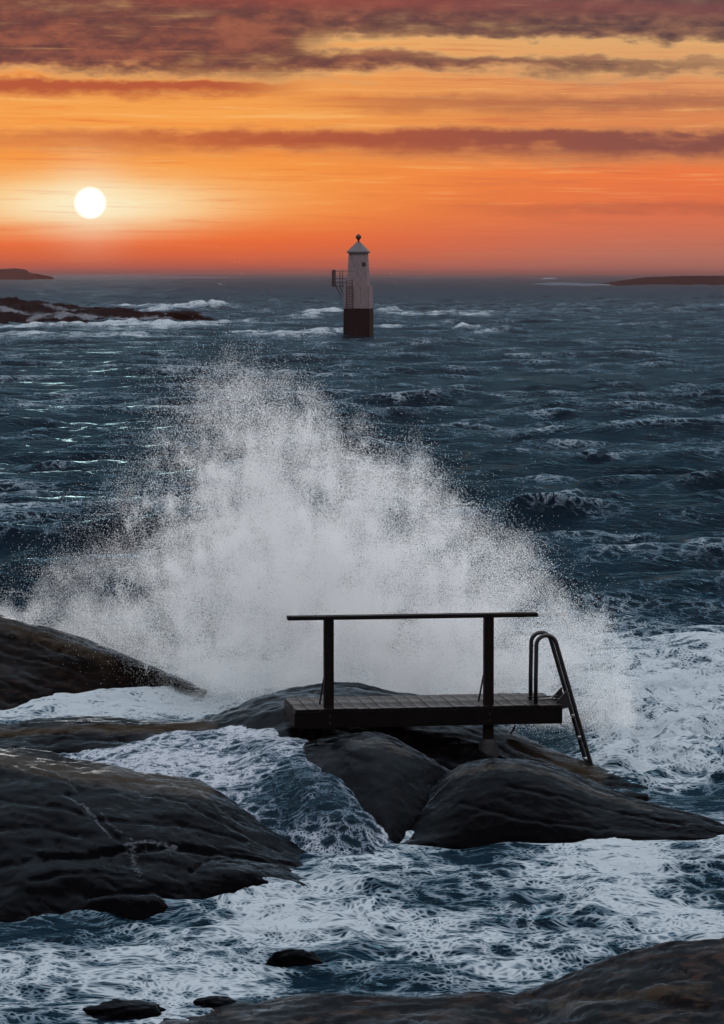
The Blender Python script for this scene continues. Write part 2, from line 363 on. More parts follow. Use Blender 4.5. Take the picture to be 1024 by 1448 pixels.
for L, A, S in spec:
    for rep in range(3):
        th = -math.pi/2 + 0.30 + wr.normal()*S*0.55; Lk = L*wr.uniform(0.88, 1.14); kk = 2*math.pi/Lk; ph = wr.uniform(0, 6.28)
        fade = sstep(Lk/spf, 2.2, 5.0)*A*0.66*(sheltered if L > 1.2 else (0.35 + 0.65*sheltered))
        arg = kk*(math.cos(th)*xf + math.sin(th)*yf) + ph
        # group modulation
        md = 0.75 + 0.45*np.sin(kk*0.13*(math.cos(th+0.6)*xf + math.sin(th+0.6)*yf) + ph*2)
        c_, s_ = np.cos(arg), np.sin(arg); zf += fade*md*c_
        if L < 5: zs += fade*md*c_
        dx -= fade*md*s_*math.cos(th)*0.8; dy -= fade*md*s_*math.sin(th)*0.8
del c_, s_, arg, md, fade
ri = np.repeat(np.arange(len(Yr))[:, None], NC, 1).ravel().astype(float)
fq = yf > 200                                          # far seas, as coarse as the sheet there
far_amp = np.minimum(0.26*spf[fq], 0.85)*sstep(yf[fq], 200, 600)
zf[fq] += far_amp*fbm(np.stack([xf[fq]/(3.0*spf[fq]**.5 + 1.5*spf[fq]), ri[fq]*0.45, np.zeros(fq.sum())], 1), 3, .6)*1.5
crest = zf.copy(); chopz = zs.copy()
foam = np.zeros_like(xf)
P2 = np.stack([xf, yf, np.zeros_like(xf)], 1)
def blob(cx, cy, rx, ry, p=2.0): return np.exp(-(np.abs((xf - cx)/rx)**p + np.abs((yf - cy)/ry)**p))
def at(px, py): g = G(px, py); return g[0], g[1]
nm = yf < 75                                              # near water
Pn = P2[nm]
big = fbm(Pn*np.array([0.55, 0.42, 1]), 4, 0.5); mid = fbm(Pn*np.array([1.7, 1.2, 1]) + 5, 2, 0.45); fine = fbm(Pn*np.array([6., 4.2, 1]) + 9, 3, 0.55)
rq = fbm(Pn*np.array([0.7, 1.1, 1]) + 31, 3, 0.42); ridg = 1 - (np.sqrt(rq*rq + 0.012) - 0.05)*1.7
lump = np.zeros_like(xf); lump[nm] = (0.055*big + 0.12*np.clip(ridg, 0, 1)**3 + 0.026*mid + 0.003*fine)*sstep(Pn[:, 1], 25.5, 29.0)*(1 - 0.6*sstep(Pn[:, 1], 32.5, 34.5)*sstep(Pn[:, 0], -0.2, 0.6))
rough_ = np.zeros_like(xf); rough_[nm] = 0.17*np.clip(ridg, 0, 1)**2 + 0.07*mid + 0.014*fine
pool = sstep(yf, 42.5, 39.0)
zf += lump*pool
pn = np.zeros_like(xf); pn[nm] = big
foam = np.maximum(foam, pool*np.clip(0.46 + 0.46*pn, 0.12, 0.90))
# white water to the right of the rocks and under the splash
cxr, cyr = at(980, 1010)
churn = sstep(xf, 2.4, 3.3)*sstep(yf, 37.2, 39.5)*sstep(yf, 53, 45.5) 
churn2 = blob(*at(420, 985), 5.2, 3.4, 4)
ch = np.maximum(churn, churn2*0.9)
zf += (churn*1.7 + churn2*0.7*(1 - churn))*rough_ + ch*0.04; foam = np.maximum(foam, ch*(0.74 + 0.32*pn))
foam = np.maximum(foam, sstep(xf, 1.6, 3.4)*sstep(yf, 46, 49)*sstep(yf, 64, 52)*(0.62 + 0.35*pn))
foam = np.maximum(foam, blob(*at(180, 995), 3.2, 2.2, 4)*0.92)
# drifting foam and whitecaps further out, with thin streaks painted as chop highlights
cn_ = np.zeros_like(xf); fm_ = yf < 800
cn_[fm_] = fbm(P2[fm_]*np.array([0.035, 0.06, 1]) + 3, 4, 0.6)
capf = np.zeros_like(xf); capf[fm_] = fbm(P2[fm_]*np.array([0.45, 0.30, 1]) + 23, 3, 0.6)
capn = np.zeros_like(xf); capn[fm_] = fbm(P2[fm_]*np.array([0.12, 0.20, 1]) + 13, 3, 0.6)
foam = np.maximum(foam, sheltered*np.clip(0.08 + 0.14*cn_ + 0.20*capn + 0.10*crest/0.35 + 0.5*chopz + 0.18*capf - 0.03, 0, 0.40)*sstep(yf, 900, 500))  # drifting foam, plus chop highlights painted as thin streaks
# surf heaving over shoals round the tower: (px, py of its foot, half width, half depth, height, foam)
SURF = [(395, 482, 6.2, 9, 0.85, .95), (345, 476, 3.0, 10, 0.7, .9), (470, 476, 3.0, 8, 0.6, .9), (682, 473, 2.6, 10, 0.95, .95), (655, 472, 1.2, 8, 0.9, .95),
        (548, 447, 2.4, 12, 1.5, .9), (470, 446, 5.5, 16, 1.1, .95), (430, 452, 4.0, 14, 0.7, .85), (630, 449, 9.0, 18, 0.8, .8), (700, 446, 6.0, 18, 0.6, .6),
        (285, 440, 6.0, 20, 2.0, .95), (235, 444, 6.0, 18, 1.3, .85), (60, 468, 9.0, 18, 0.5, .95), (170, 468, 9.0, 18, 0.6, .95), (250, 466, 8.0, 15, 0.5, .9), (120, 482, 14, 12, 0.5, .7), (30, 480, 10, 12, .5, .7),
        (560, 466, 5, 8, .35, .8), (600, 492, 6, 6, .3, .6), (200, 437, 10, 30, .5, .8), (330, 460, 7, 14, .45, .85),
        (250, 393, 90, 260, 1.5, .9), (130, 393, 60, 260, 1.0, .8), (780, 396, 10, 60, 3.0, .9), (650, 394, 120, 300, 1.0, .6), (960, 405, 60, 60, .8, .7), (820, 405, 40, 60, .5, .6)]
for px, py, rx, ry, hh, ff in SURF:
    cx, cy = at(px, py); b = blob(cx, cy + ry*0.6, rx, ry*0.7)
    zf += b*hh*0.55*(1 + 0.7*capn + 0.5*capf); foam = np.maximum(foam, np.clip(b*1.2, 0, 1)*ff*(0.60 + 0.42*capn + 0.55*capf))
rg_ = 0.11 + 0.20*sstep(np.log(yf), math.log(60), math.log(1500))
Psea = np.stack([xf + dx, yf + dy, zf], 1)
M_sea = grid_mesh('sea', Psea, len(Yr), NC, M_SEA, {'foam': np.clip(foam, 0, 1.15), 'rgh': rg_}, flip=True)
sea = link(bpy.data.objects.new('sea', M_sea)); tag(sea, 'choppy dark teal sea with white foam around the rocks', 'sea', kind='structure')
del P2, Psea, Pn, xf, yf, zf, dx, dy
# ------------------------------------------------------------------ lofted rocks
def catmull(Pk, n):
    Pk = np.asarray(Pk, float); k = len(Pk)
    E = np.concatenate([[2*Pk[0] - Pk[1]], Pk, [2*Pk[-1] - Pk[-2]]])
    t = np.linspace(0, k - 1, n); i = np.minimum(t.astype(int), k - 2); f = (t - i)
    f = f.reshape((-1,) + (1,)*(Pk.ndim - 1))
    p0, p1, p2, p3 = E[i], E[i+1], E[i+2], E[i+3]
    return 0.5*((2*p1) + (-p0 + p2)*f + (2*p0 - 5*p1 + 4*p2 - p3)*f*f + (-p0 + 3*p1 - 3*p2 + p3)*f**3)
def loft(name, cols, nu, nv, mat, label, cat, amp=0.05, freq=1.2, fine=0.012, grooves=(), foams=(), dry_lit=(), kind=None, group=None, attrs=None, bulges=(), strata=0.0):
    A = np.array(cols, float)                                 # (columns, points, 3)
    S = catmull(A, nu); S = catmull(S.transpose(1, 0, 2), nv).transpose(1, 0, 2)
    gu = np.gradient(S, axis=0); gv = np.gradient(S, axis=1); N = np.cross(gu, gv); N /= (np.linalg.norm(N, axis=2, keepdims=True) + 1e-9)
    if N[..., 2].mean() < 0: N = -N; flip = True
    else: flip = False
    P = S.reshape(-1, 3).copy(); Nf = N.reshape(-1, 3)
    seed = (abs(hash(label)) % 1) + len(label)*3.7
    d = amp*fbm(P*freq + seed, 3, 0.5) + fine*fbm(P*freq*6 + seed, 4, 0.6)
    if strata:
        q = P @ np.array([0.35, 0.25, 1.0]) + 0.12*fbm(P*1.5 + seed, 3)
        d -= strata*np.clip(1 - np.abs(((q*7) % 1) - 0.5)*9, 0, 1)*np.clip(fbm(P*2.2 + 40, 2)*2.5, 0, 1)
    px, py = proj(P)
    for pts, wpx, dep in grooves:
        wob = 3.0*fbm(P*5 + 70, 3); d -= 0.65*dep*np.exp(-(polydist(px + wob, py + wob, pts)/wpx)**2)
    for (bx, by, rx, ry, hh) in bulges: d += hh*np.exp(-((px - bx)/rx)**2 - ((py - by)/ry)**2)
    fo = np.zeros(len(P))
    for pts, wpx, st in foams: fo = np.maximum(fo, 0.82*st*np.exp(-(polydist(px + 5*fbm(P*4 + 20, 2), py, pts)/wpx)**2))
    P = P + Nf*d[:, None]
    c = np.array([P[:, 0].mean(), P[:, 1].mean(), 0.0])
    dr = np.zeros(len(P))
    for pts, wpx, st in dry_lit: dr = np.maximum(dr, st*np.exp(-(polydist(px, py, pts)/wpx)**2))
    at_ = {'foam': fo, 'dry_lit': dr}; at_.update({k: f(px, py, P) for k, f in (attrs or {}).items()})
    me = grid_mesh(name, P - c, nu, nv, mat, at_, flip=flip)
    o = link(bpy.data.objects.new(name, me)); o.location = c
    return tag(o, label, cat, group, kind)
def rock_cols(spec):
    """spec rows: px, ridge py, ridge d, foot py (at the water), bulge, back drop distance"""
    cols = []
    for px, ry, rd, fy, bul, bk in spec:
        r = W(px, ry, rd); f = G(px, fy, 0.0); dip = f + np.array([0, -0.25, -0.35])
        dv = r - f
        m1 = f + dv*np.array([0.3, 0.3, 0.0]) + np.array([0, 0, dv[2]*(0.30 + bul)])
        m2 = f + dv*np.array([0.66, 0.66, 0.0]) + np.array([0, 0, dv[2]*(0.70 + bul)])
        b1 = r + np.array([0, bk*0.45, -max(r[2], 0.1)*0.22]); b2 = r + np.array([0, bk, -r[2] - 0.4])
        cols.append([dip, f, m1, m2, r, b1, b2])
    return cols
# back-left slab
rock_a = loft('rock_slab', rock_cols([(-150, 815, 48.5, 1030, .02, 2.5), (-80, 846, 48, 1022, .04, 2.5), (0, 873, 47.5, 1014, .06, 2.5), (60, 890, 47.2, 1004, .08, 2.4), (120, 912, 46.8, 997, .1, 2.2), (180, 936, 46.4, 990, .1, 2.0), (230, 954, 46, 984, .1, 1.6), (270, 970, 45.8, 979, .08, 1.2), (292, 981, 45.5, 983, .0, .8)]),
              170, 110, M_ROCKW, 'sloping warm brown rock slab at the left edge, behind the other rocks beneath the spray', 'rock', .05, .9, .012, strata=.02, dry_lit=[([(-100, 850), (0, 885), (80, 905), (150, 930)], 20, .6)],
              grooves=[([(0, 920), (70, 935), (150, 962)], 3, .03), ([(20, 890), (110, 930)], 2.5, .03), ([(0, 965), (40, 985)], 3, .03)])
# long ridge carrying the platform
def ridge_cols(spec):
    cols = []
    for px, ry, rd, my, md, fy, fd in spec:
        r = W(px, ry, rd); m = W(px, my, md); f = W(px, fy, fd); dip = f + np.array([0, -.4, -.45]); mm = (r + m)/2 + np.array([0, 0, .05])
        cols.append([dip, f, m, mm, r, r + np.array([0, .7, -.12]), r + np.array([0, 1.9, -max(r[2], 0) - .45])])
    return cols
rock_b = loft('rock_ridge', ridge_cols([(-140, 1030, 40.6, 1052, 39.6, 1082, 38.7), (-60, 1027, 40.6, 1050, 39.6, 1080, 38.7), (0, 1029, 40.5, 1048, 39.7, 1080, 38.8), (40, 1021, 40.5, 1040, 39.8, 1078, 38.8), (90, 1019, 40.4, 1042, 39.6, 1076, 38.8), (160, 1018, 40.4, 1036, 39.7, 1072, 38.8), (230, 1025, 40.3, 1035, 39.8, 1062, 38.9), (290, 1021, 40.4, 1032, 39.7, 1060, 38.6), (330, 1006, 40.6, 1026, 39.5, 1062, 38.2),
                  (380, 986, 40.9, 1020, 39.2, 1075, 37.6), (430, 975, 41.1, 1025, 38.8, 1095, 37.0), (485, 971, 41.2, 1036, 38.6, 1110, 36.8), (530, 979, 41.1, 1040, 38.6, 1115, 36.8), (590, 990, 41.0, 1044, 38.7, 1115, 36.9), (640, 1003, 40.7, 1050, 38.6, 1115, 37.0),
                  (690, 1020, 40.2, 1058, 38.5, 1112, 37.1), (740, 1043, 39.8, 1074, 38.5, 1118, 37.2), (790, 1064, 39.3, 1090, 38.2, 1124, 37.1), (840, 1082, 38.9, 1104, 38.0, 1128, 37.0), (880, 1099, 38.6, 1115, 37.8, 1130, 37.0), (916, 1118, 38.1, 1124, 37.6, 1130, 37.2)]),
              300, 110, M_ROCK, 'long low rock ridge running left and carrying the wooden platform', 'rock', .045, 1.1, .010, strata=.03, dry_lit=[([(-100, 1030), (0, 1034), (90, 1030), (200, 1030), (300, 1026)], 11, .75), ([(720, 1045), (780, 1072), (850, 1095)], 16, .75), ([(745, 1062), (800, 1085)], 16, .6)],
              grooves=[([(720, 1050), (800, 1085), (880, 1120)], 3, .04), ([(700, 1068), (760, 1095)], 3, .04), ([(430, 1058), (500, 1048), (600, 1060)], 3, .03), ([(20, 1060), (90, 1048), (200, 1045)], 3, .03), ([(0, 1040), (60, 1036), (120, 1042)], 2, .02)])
# hump in front of the platform
rock_d = loft('rock_hump', rock_cols([(405, 1068, 37.3, 1200, .12, 1.4), (430, 1054, 37.4, 1200, .16, 1.4), (470, 1046, 37.4, 1200, .18, 1.4), (510, 1041, 37.4, 1202, .2, 1.4), (545, 1044, 37.4, 1203, .2, 1.4), (580, 1060, 37.2, 1186, .18, 1.3), (615, 1080, 37.0, 1165, .14, 1.2), (645, 1098, 36.9, 1140, .08, 1.0), (672, 1112, 36.8, 1125, .02, .9)]),
              150, 100, M_ROCK, 'smooth dark rounded hump below the left half of the platform beside the cascade', 'rock', .02, 1.3, .006, strata=.008, dry_lit=[([(500, 1050), (545, 1052), (575, 1066)], 11, .6)], grooves=[([(430, 1075), (480, 1068), (520, 1075)], 2.5, .02), ([(470, 1130), (540, 1120), (600, 1100)], 2, .015)])  # crest tone here paints a wet highlight into the colour
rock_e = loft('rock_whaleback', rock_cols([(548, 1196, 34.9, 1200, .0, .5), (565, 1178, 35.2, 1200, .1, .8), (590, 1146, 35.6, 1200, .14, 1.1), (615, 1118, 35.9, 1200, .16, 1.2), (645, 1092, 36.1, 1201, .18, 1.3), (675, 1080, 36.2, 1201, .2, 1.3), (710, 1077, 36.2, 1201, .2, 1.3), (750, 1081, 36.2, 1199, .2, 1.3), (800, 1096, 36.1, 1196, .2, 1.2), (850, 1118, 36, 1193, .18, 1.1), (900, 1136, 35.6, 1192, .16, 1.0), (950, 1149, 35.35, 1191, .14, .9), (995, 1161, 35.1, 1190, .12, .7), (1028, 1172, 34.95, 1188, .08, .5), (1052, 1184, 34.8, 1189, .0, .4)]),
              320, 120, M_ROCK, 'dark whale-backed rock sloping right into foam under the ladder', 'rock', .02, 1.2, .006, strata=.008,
              grooves=[([(720, 1112), (800, 1128), (880, 1150), (970, 1168)], 2.2, .022), ([(650, 1135), (740, 1160), (860, 1172)], 2.2, .018), ([(800, 1105), (860, 1128)], 2, .02)], dry_lit=[([(640, 1098), (675, 1086), (720, 1083), (780, 1094), (850, 1122), (920, 1146)], 8, .60)], foams=[([(575, 1165), (612, 1126), (640, 1100)], 2.2, .7)])  # ridge tone here is a painted wet glint along the edge
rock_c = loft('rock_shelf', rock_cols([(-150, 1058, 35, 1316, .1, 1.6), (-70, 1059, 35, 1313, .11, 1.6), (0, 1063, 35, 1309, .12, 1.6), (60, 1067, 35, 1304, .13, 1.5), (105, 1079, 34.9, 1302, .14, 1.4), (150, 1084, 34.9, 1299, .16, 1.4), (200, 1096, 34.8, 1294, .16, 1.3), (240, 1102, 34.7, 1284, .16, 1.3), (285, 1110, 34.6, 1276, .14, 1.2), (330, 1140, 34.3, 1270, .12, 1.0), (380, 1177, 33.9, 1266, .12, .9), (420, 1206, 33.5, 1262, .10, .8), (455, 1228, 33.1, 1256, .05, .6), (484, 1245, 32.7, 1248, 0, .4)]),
              420, 190, M_ROCK, 'big dark rock in the left foreground with a white trickle down its face', 'rock', .04, 1.1, .008, strata=.014, dry_lit=[([(-100, 1062), (0, 1072), (60, 1080), (110, 1090), (160, 1096), (230, 1106), (290, 1118)], 20, .8)],  # paler granite below the ridge also carries its golden light as colour
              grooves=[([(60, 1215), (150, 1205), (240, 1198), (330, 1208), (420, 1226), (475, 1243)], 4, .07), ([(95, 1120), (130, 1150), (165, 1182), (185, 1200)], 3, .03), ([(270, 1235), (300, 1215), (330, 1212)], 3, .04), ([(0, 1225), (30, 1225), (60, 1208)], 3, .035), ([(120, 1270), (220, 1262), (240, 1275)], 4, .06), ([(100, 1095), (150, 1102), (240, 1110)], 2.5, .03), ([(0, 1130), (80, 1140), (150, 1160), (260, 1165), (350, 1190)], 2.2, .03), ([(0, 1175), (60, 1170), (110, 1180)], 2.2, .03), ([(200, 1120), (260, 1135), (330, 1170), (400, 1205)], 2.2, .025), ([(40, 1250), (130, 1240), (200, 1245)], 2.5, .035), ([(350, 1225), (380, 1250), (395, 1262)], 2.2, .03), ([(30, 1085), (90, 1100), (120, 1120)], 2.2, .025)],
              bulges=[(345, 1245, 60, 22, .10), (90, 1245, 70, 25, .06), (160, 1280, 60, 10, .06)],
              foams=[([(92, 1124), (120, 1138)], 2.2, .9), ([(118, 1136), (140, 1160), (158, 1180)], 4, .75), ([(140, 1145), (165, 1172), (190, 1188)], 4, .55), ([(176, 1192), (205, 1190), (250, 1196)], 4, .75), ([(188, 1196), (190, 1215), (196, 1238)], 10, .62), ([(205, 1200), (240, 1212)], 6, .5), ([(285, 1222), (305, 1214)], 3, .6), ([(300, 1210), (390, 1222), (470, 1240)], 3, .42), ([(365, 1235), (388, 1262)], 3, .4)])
# foreground rock at the camera's feet
def fg_cols(spec):
    cols = []
    for px, ry, rd, z1, z2 in spec:
        r = W(px, ry, rd); s = (lambda d: r[0]*d/rd)
        cols.append([(s(17), 17, z2 + .3), (s(20.5), 20.5, z2 + .1), (s(23.5), 23.5, z2), (s(25.2), 25.2, z1), r, r + np.array([0, .45, -.10]), r + np.array([0, 1.3, -r[2] - .4])])
    return cols
rock_f = loft('foreground_rock', fg_cols([(-160, 1475, 25.8, .0, .05), (0, 1462, 26.0, .0, .1), (120, 1451, 26.1, .04, .1), (200, 1441, 26.2, .06, .1), (300, 1426, 26.4, .08, .12), (400, 1416, 26.5, .09, .14), (520, 1411, 26.5, .1, .14), (650, 1409, 26.5, .1, .15), (730, 1407, 26.5, .1, .16), (780, 1394, 26.6, .16, .18), (830, 1376, 26.7, .22, .2), (900, 1353, 26.8, .28, .26), (960, 1341, 26.8, .32, .3), (1024, 1335, 26.8, .34, .34), (1120, 1322, 26.8, .4, .4), (1250, 1310, 26.8, .5, .5)]),
              260, 130, M_ROCKF, 'reddish brown rock along the bottom edge rising to the lower right corner', 'rock', .04, 1.3, .010, strata=.03, dry_lit=[([(780, 1418), (880, 1410), (1000, 1400)], 14, .62), ([(500, 1430), (640, 1432), (700, 1440)], 10, .5), ([(860, 1440), (960, 1436)], 8, .6)],
              grooves=[([(730, 1410), (800, 1405), (900, 1410), (1000, 1425)], 8, .05), ([(900, 1395), (960, 1385), (1024, 1392)], 4, .04), ([(930, 1430), (980, 1424), (1024, 1428)], 6, .05)])
def small_rock(name, px, py, rx, ry, h, label, seed, ang=0.0):
    c = G(px, py); nu, nv = 48, 26
    th = np.linspace(0, 2*np.pi, nu); ph = np.linspace(-0.5, np.pi/2, nv)
    T, H = np.meshgrid(th, ph, indexing='ij')
    D = np.stack([np.cos(T)*np.cos(H), np.sin(T)*np.cos(H), np.sin(H)], -1).reshape(-1, 3)
    f = 1 + 0.22*fbm(np.abs(D)*0 + D*1.6 + seed, 3) + ang*np.maximum(0, D @ np.array([-.7, -.1, .7]))*0.5
    if ang: f = np.round(f*9)/9*0.5 + f*0.5
    P = D*f[:, None]*np.array([rx, ry, h])
    me = grid_mesh(name, P, nu, nv, M_ROCK, {'foam': np.zeros(len(P))})
    o = link(bpy.data.objects.new(name, me)); o.location = c; return tag(o, label, 'rock', 'small rocks awash in the foam')
small_rock('small_rock', 425, 1364, .21, .17, .10, 'small blunt dark rock alone in the foaming pool', 3.1, .8)
small_rock('small_rock', 178, 1434, .31, .25, .10, 'low round wet rock awash at the lower left beside the foreground rock', 8.4)
small_rock('small_rock', 303, 1422, .17, .18, .075, 'smaller wet rock tucked against the foreground rock, right of the round one', 12.9)
# far skerries
loft('skerry', rock_cols([(-220, 424, 420, 462, .1, 20), (-100, 424, 420, 461, .1, 20), (0, 425, 420, 460, .1, 20), (50, 428, 420, 458, .1, 20), (100, 434, 420, 457, .1, 18), (150, 437, 418, 456, .1, 16), (190, 441, 415, 456, .05, 12), (225, 446, 412, 455, .0, 8), (260, 445, 410, 454, .0, 8), (300, 452, 405, 456, .0, 8)]),
     170, 60, M_SKERRY, 'low dark skerry washed by surf at the left, nearer than the one on the horizon', 'skerry', .6, .25, .25, foams=[([(0, 438), (70, 444), (130, 450)], 3.5, 1.1), ([(110, 446), (190, 452), (280, 452)], 3, 1.2), ([(40, 452), (110, 448)], 3, 1.1), ([(60, 432), (120, 440)], 2, .9)])
loft('skerry', rock_cols([(200, 447, 470, 456, .1, 8), (235, 441, 470, 454, .1, 8), (270, 440, 470, 453, .1, 8), (300, 447, 470, 453, 0, 6)]),
     50, 30, M_SKERRY, 'small dark rock under the breaking surf left of the lighthouse', 'skerry', .2, .2, .1, foams=[([(215, 447), (290, 444)], 2.2, .8)])
loft('skerry', rock_cols([(-90, 379, 3000, 396, .2, 60), (-30, 379, 3000, 396, .2, 60), (0, 381, 3000, 396, .25, 60), (16, 380, 3000, 396, .25, 60), (34, 381, 3000, 396, .25, 60), (40, 385, 3000, 396, .25, 60), (56, 388, 3000, 395, .2, 50), (72, 391, 2950, 394, .0, 40)]),
     80, 40, M_SKERRY, 'small flat-topped skerry on the horizon at the far left', 'skerry', .4, .02, .3)
loft('skerry', rock_cols([(850, 402, 1650, 405, .0, 30), (880, 397, 1650, 405, .2, 40), (910, 393, 1650, 405, .25, 50), (950, 391, 1650, 405, .25, 60), (1000, 390.5, 1650, 405, .25, 60), (1060, 391, 1650, 405, .25, 60), (1160, 391, 1650, 405, .2, 60)]),
     90, 40, M_SKERRY, 'long low dark skerry on the horizon at the far right', 'skerry', .35, .03, .2)
# ------------------------------------------------------------------ wash pouring between the rocks
def strip(b, f, bul):
    b, f = np.array(b), np.array(f); c = []
    for k, h in ((0, 0), (.2, .5), (.45, 1), (.72, .8), (1, 0)): c.append(b + (f - b)*k + np.array([0, 0, bul*h]))
    return [b + np.array([0, .3, -.25])] + c + [f + np.array([0, -.3, -.2])]
def wash_foam(px, py, P):
    n = fbm(P*np.array([1.4, 1.0, 1.0]) + 3, 4, .55)
    top = sstep(px + (1110 - py)*0.2, 470, 300)*sstep(py, 1135, 1075)
    edge = np.exp(-(polydist(px, py, [(330, 1030), (430, 1045), (478, 1100), (530, 1152), (549, 1212)])/12)**2)
    streak = np.exp(-(polydist(px, py, [(240, 1085), (330, 1130), (400, 1185), (450, 1222)])/34)**2)
    return np.clip(0.20 + 0.29*top + 0.22*edge + 0.18*streak + 0.26*n, 0.1, 1.0)
loft('cascade', [strip(Wz(20, 38.7, .30), Wz(20, 35.4, .30), .0), strip(W(110, 1066, 38.7), Wz(110, 35.4, .30), .02), strip(W(210, 1043, 39.2), Wz(205, 35.2, .33), .03), strip(W(330, 1029, 39.5), Wz(300, 34.9, .32), .04), strip(W(425, 1043, 38.2), Wz(362, 34.5, .24), .16),
                 strip(W(468, 1092, 36.9), Wz(405, 34.0, .13), .34), strip(W(516, 1135, 35.7), Wz(430, 33.7, .06), .36), strip(W(548, 1174, 34.7), Wz(450, 33.4, .0), .28), strip(W(560, 1214, 33.7), Wz(470, 33.1, -.04), .05), strip(W(556, 1228, 33.35), Wz(475, 32.9, -.12), .0)],
     260, 150, M_WASH, 'white laced sheet of sea water pouring down between the dark rocks', 'water', .05, 1.6, .012, kind='structure',
     attrs={'foam': wash_foam, 'rgh': lambda px, py, P: np.full(len(P), .16)})
# ------------------------------------------------------------------ bathing platform
def wood_material(name, dark, light, rough=0.5):
    m, t, p = new_mat(name); o = t.obj(); info = t.n.new('ShaderNodeObjectInfo').outputs['Random']
    g = t.noise(t.vm('ADD', t.vm('MULTIPLY', o, (14.0, 1.4, 14.0)), t.xyz(t.mul(info, 40.0), 0.0, 0.0)), 3.0, 6, 0.65)
    b = t.noise(o, 2.5, 4, 0.6)
    col = t.mix(t.ss(t.add(t.mul(g, .7), t.mul(b, .3)), .36, .64), dark, light)
    col = t.mix(t.mul(info, 0.45), col, dark); t.put(p.inputs['Base Color'], col)
    p.inputs['Specular IOR Level'].default_value = 0.08; t.put(p.inputs['Roughness'], t.ss(b, .35, .65, rough - .18, rough + .12)); t.put(p.inputs['Normal'], t.bump(g, .5, .01)); return m
M_DECK = wood_material('weathered_deck_wood', (0.0042, 0.0037, 0.0042, 1), (0.014, 0.012, 0.012, 1), .42)
M_BEAM = wood_material('dark_tarred_wood', (0.0014, 0.0012, 0.0014, 1), (0.004, 0.003, 0.003, 1), .7)
M_POST = wood_material('brown_post_wood', (0.0028, 0.0020, 0.0020, 1), (0.008, 0.005, 0.0046, 1), .65)
def metal_material(name, col, rough, metal=0.7):
    m, t, p = new_mat(name); o = t.obj(); n = t.noise(o, 18.0, 5, .65)
    t.put(p.inputs['Base Color'], t.mix(t.ss(n, .45, .7), col, (col[0]*.5 + .01, col[1]*.45, col[2]*.4, 1)))
    t.put(p.inputs['Roughness'], t.ss(n, .3, .7, rough - .1, rough + .15)); p.inputs['Metallic'].default_value = metal; return m
M_TUBE = metal_material('dark_wet_tube', (0.004, 0.004, 0.0055, 1), .4, .0)
M_STEEL = metal_material('bright_steel', (0.55, 0.55, 0.56, 1), .3, .9)
M_CONC = metal_material('dark_wet_concrete', (0.006, 0.006, 0.007, 1), .7, 0)
ROT = R(8.0); org = W(418, 1003.5, 38.0); DL, DW, TH = 3.16, 1.12, .035
plat = empty('bathing_platform', (org[0], org[1], org[2] - .24), ROT)
tag(plat, 'dark wooden bathing platform with plank deck and handrail on the rock', 'platform')
top = .24
npl = 22; pw = DL/npl
pm = MB().box((0, 0, 0), (pw - .008, DW, TH))
o0 = None
for i in range(npl):
    if o0 is None:
        o0 = pm.build('plank', M_DECK, plat, .004); o = o0
    else:
        o = link(o0.copy(), plat)
    o.location = (pw*(i + .5), DW/2 + random.uniform(-.006, .006), top - TH/2 + random.uniform(-.003, .003)); o.rotation_euler = (0, random.uniform(-.012, .012), random.uniform(-.004, .004))
bh = .185
MB().box((DL/2, .028, top - TH - bh/2 - .004), (DL + .01, .05, bh)).build('fascia_beam', M_BEAM, plat, .005)
MB().box((DL/2, DW - .03, top - TH - bh/2 - .004), (DL + .01, .05, bh)).build('fascia_beam', M_BEAM, plat, .005)
for u in (.012, DL - .012): MB().box((u, DW/2, top - TH - bh/2 - .004), (.045, DW - .115, bh - .01)).build('end_beam', M_DECK if u < 1 else M_BEAM, plat, .004)
for u in (.8, 1.6, 2.4): MB().box((u, DW/2, top - TH - .07), (.05, DW - .13, .13)).build('joist', M_BEAM, plat)
pts_u = (.405, 2.30)
for k, u in enumerate(pts_u):
    z0 = -.02 if k == 0 else -.42; z1 = top + 1.035
    MB().box((u, .062 + .062, (z0 + z1)/2), (.112, .11, z1 - z0), None).build('post', M_POST, plat, .006)
    MB().tube([(u - .085, .30, top + .02), (u - .045, .20, top + .34)], .011, 6).build('brace', M_TUBE, plat)
    for zz in (top - .09, top - .17):
        MB().tube([(u, .0, zz), (u, -.012, zz)], .013, 8).build('bolt', M_TUBE, plat)
MB().box((1.40, .125, top + 1.035 + .024), (2.96, .15, .046)).build('handrail', M_POST, plat, .006)
# concrete foot round the right post
rings = []
for zz, r_ in ((-.62, .20), (-.50, .175), (-.36, .13), (-.22, .10), (-.16, .085)):
    rings.append([(2.30 + r_*math.cos(a)*(1 + .12*math.sin(3*a + zz*9)), .124 + r_*math.sin(a), zz) for a in [2*math.pi*j/14 for j in range(14)]])
MB().prism(rings).build('concrete_foot', M_CONC, plat, 0, True)
# hanging frayed scrap under the deck
MB().tube([(2.62, .1, .0), (2.60, .1, -.06), (2.57, .11, -.10), (2.56, .11, -.13)], [.008, .014, .010, .003], 6).build('hanging_scrap', M_BEAM, plat)
